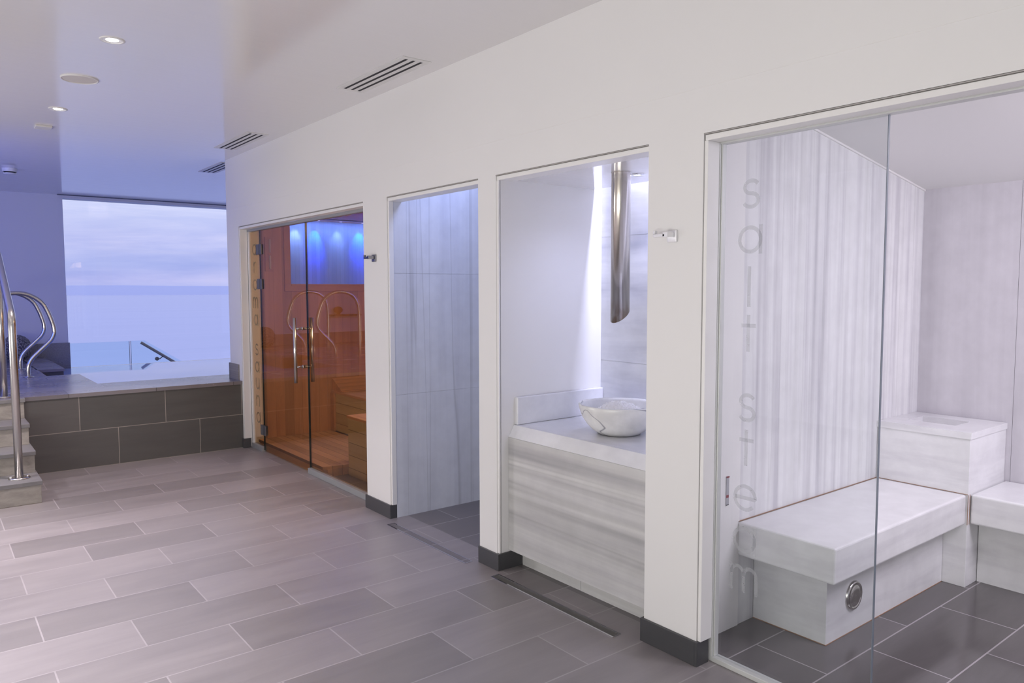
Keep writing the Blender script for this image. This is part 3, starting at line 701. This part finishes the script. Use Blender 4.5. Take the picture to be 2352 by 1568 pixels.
so = MB().add(vs, fs).build('salt_heap', SALT, origin=(bx, by, bz)); tag(so, 'heap of white bath salt inside the stone bowl', 'salt', kind='stuff')
sp_ = thing('water_spout', 'thick steel spout hanging from the niche ceiling over the bowl', 'spout', (.358, 2.60, 2.07))
N_ = 40; rr = .0475; cxp, cyp = .358, 2.60; vs = []; fs = []
for q, r_1 in ((0, rr), (1, rr-.004)):
    for k in range(N_):
        a = 2*math.pi*k/N_; x, y = r_1*math.cos(a), r_1*math.sin(a)
        cutz = 1.37+.78*x
        vs.append((cxp+x, cyp+y, 2.07)); vs.append((cxp+x, cyp+y, cutz))
for q in (0, 1):
    o_ = q*2*N_
    for k in range(N_):
        a = o_+2*k; b_ = o_+2*((k+1) % N_); fs.append((a, b_, b_+1, a+1) if q == 0 else (a, a+1, b_+1, b_))
for k in range(N_):
    a = 2*k+1; b_ = 2*((k+1) % N_)+1; fs.append((a, b_, b_+2*N_, a+2*N_))
MB().add(vs, fs, True).build('pipe', SPOUT, sp_, fix=False)
MB().lathe([(.0475, -.001), (.0495, -.001), (.0495, -.003), (.0476, -.004)], (cxp, cyp, 2.071), 40).build('collar', SPOUT, sp_)
downlight((.477, 2.602, 2.07), 'small bright downlight beside the steel spout', None, r=.028, col=LED, power=10, lc=(.60, .64, 1.0), ang=150)

# ------------------------------------------------------------------ steam room
far = MB()
xs = (.44, .738, 1.10, 1.53, 2.16)
for a, b_ in zip(xs[:-1], xs[1:]): far.box(a+.0006, b_, 1.95, 1.97, 0, 2.5)
struct('wall_steam_far', far, MV, 'white marble with upright grey streaks')
struct('wall_steam_return', B(.12, .44, 1.945, 1.97, 0, 2.5), TRIMW)
struct('wall_steam_jamb', B(.10, .12, 1.83, 2.08, 0, 2.5), TRIMW)
struct('wall_steam_basin', B(.12, 2.3, 1.97, 2.08, 0, 2.6), WHITE)
bw = MB()
for a, b_ in ((-.8, .3), (.3, .86), (.86, 1.461), (1.462, 1.95)): bw.box(2.16, 2.2, a+.0006, b_, 0, 2.3)
struct('wall_steam_back', bw, MVB, 'grey lilac marble of the steam room')
struct('wall_steam_near', B(.12, 2.3, -.9, -.8, 0, 2.6), MV)
struct('ceiling_steam', MB().prism([(.1, 2.397), (2.2, 2.054), (2.2, 2.12), (.1, 2.46)], -.9, 'y', 1.95), WHITE, 'sloping white ceiling of the steam room')
struct('trim_7', MB().prism([(.1, 2.388), (2.16, 2.051), (2.16, 2.060), (.1, 2.398)], 1.942, 'y', 1.95), TRIMW)
bnch = thing('marble_bench', 'white marble bench on a recessed base behind the clear glass pane', 'bench', (1.05, 1.72, 0))
B(.43, 1.688, 1.495, 1.948, .322, .472).build('seat', MHB, bnch, bevel=.010, segs=3)
B(.562, 1.688, 1.597, 1.948, 0, .322).build('base', MHB, bnch, bevel=.001)
SEALB = plain('brown_sealant', (.34, .20, .13), .7)
MB().box(.43, 1.687, 1.945, 1.9492, .471, .4738).box(.56, 1.686, 1.5945, 1.597, 0, .0025).box(.5595, .562, 1.597, 1.948, 0, .003).build('sealant', SEALB, bnch)
rb = MB().lathe([(0.001, -.014), (.026, -.016), (.044, -.013), (.050, -.007), (.052, -.012), (.060, -.012), (.064, -.004), (.064, 0)], (.782, 1.597, .163), 48, 'y').build('round_light', STEEL, bnch)
bx2 = thing('steam_generator_box', 'tall marble box with a rectangular hole in its top, in the steam room corner', 'steam box', (1.93, 1.72, 0))
B(1.691, 2.158, 1.488, 1.948, 0, .752).build('body', MHB, bx2, bevel=.002)
tp = MB(); hx0, hx1, hy0, hy1 = 1.85, 2.03, 1.62, 1.86
tp.box(1.686, hx0, 1.483, 1.949, .752, .785).box(hx1, 2.158, 1.483, 1.949, .752, .785).box(hx0, hx1, 1.483, hy0, .752, .785).box(hx0, hx1, hy1, 1.949, .752, .785)
tp.build('lid', MHB, bx2)
B(hx0, hx1, hy0, hy1, .7522, .7545).build('hole_floor', plain('marble_well_painted_shade', (.42, .41, .43), .5), bx2)  # shade inside the hole is put into this darker grey
bn3 = thing('marble_bench', 'white marble bench along the rear wall to the right of the steam box', 'bench', (1.95, .6, 0))
B(1.715, 2.158, -.79, 1.485, .322, .472).build('seat', MHB, bn3, bevel=.010, segs=3)
B(1.832, 2.158, -.79, 1.485, 0, .322).build('base', MHB, bn3)
MB().box(1.6885, 1.6912, 1.49, 1.948, .4723, .4748).box(1.6885, 1.6912, 1.4865, 1.4885, .32, .472).box(1.71, 1.7125, 1.4858, 1.488, .32, .472).build('sealant', SEALB, bx2)
lb = thing('thermometer_strip', 'narrow grey strip with dark red marks on the white return of the steam room', 'thermometer', (.346, 1.945, .56))
B(.337, .355, 1.9415, 1.945, .562, .69).build('strip', plain('grey_strip_plastic', (.42, .42, .45), .5), lb)
RED = plain('dark_red_mark', (.22, .02, .03), .5)
B(.336, .356, 1.9405, 1.9415, .684, .690).build('mark', RED, lb); B(.336, .352, 1.9405, 1.9415, .596, .608).build('mark', RED, lb); B(.336, .354, 1.9405, 1.9415, .563, .566).build('mark', BLACK, lb)

d2 = thing('door_2', 'clear glass steam room front', None, (.1, 1.5, 0), kind='structure')
pane('fixed_pane', 1.182, 1.818, .02, 2.058, .098, CLEARG, d2)
B(.098, .108, 1.1795, 1.182, .02, 2.058).build('edge_seal', EDGE, d2)
MB().box(.078, .118, 1.812, 1.829, 0, 2.062).box(.086, .112, 1.806, 1.812, .02, 2.06).build('side_channel', ALUW, d2, bevel=.002)
MB().box(.078, .118, -.6, 1.815, 2.056, 2.083).build('top_channel', ALUW, d2, bevel=.002)
MB().box(.076, .118, -.6, 1.812, 0, .02).build('bottom_channel', ALUW, d2, bevel=.002)
wz = [('s', 1.857), ('a', 1.685), ('l', 1.485), ('t', 1.315), ('s', 1.047), ('t', .875), ('e', .695), ('a', .53), ('m', .375)]
lettering(wz, 1.685, .108, .0975, ETCH2, d2)
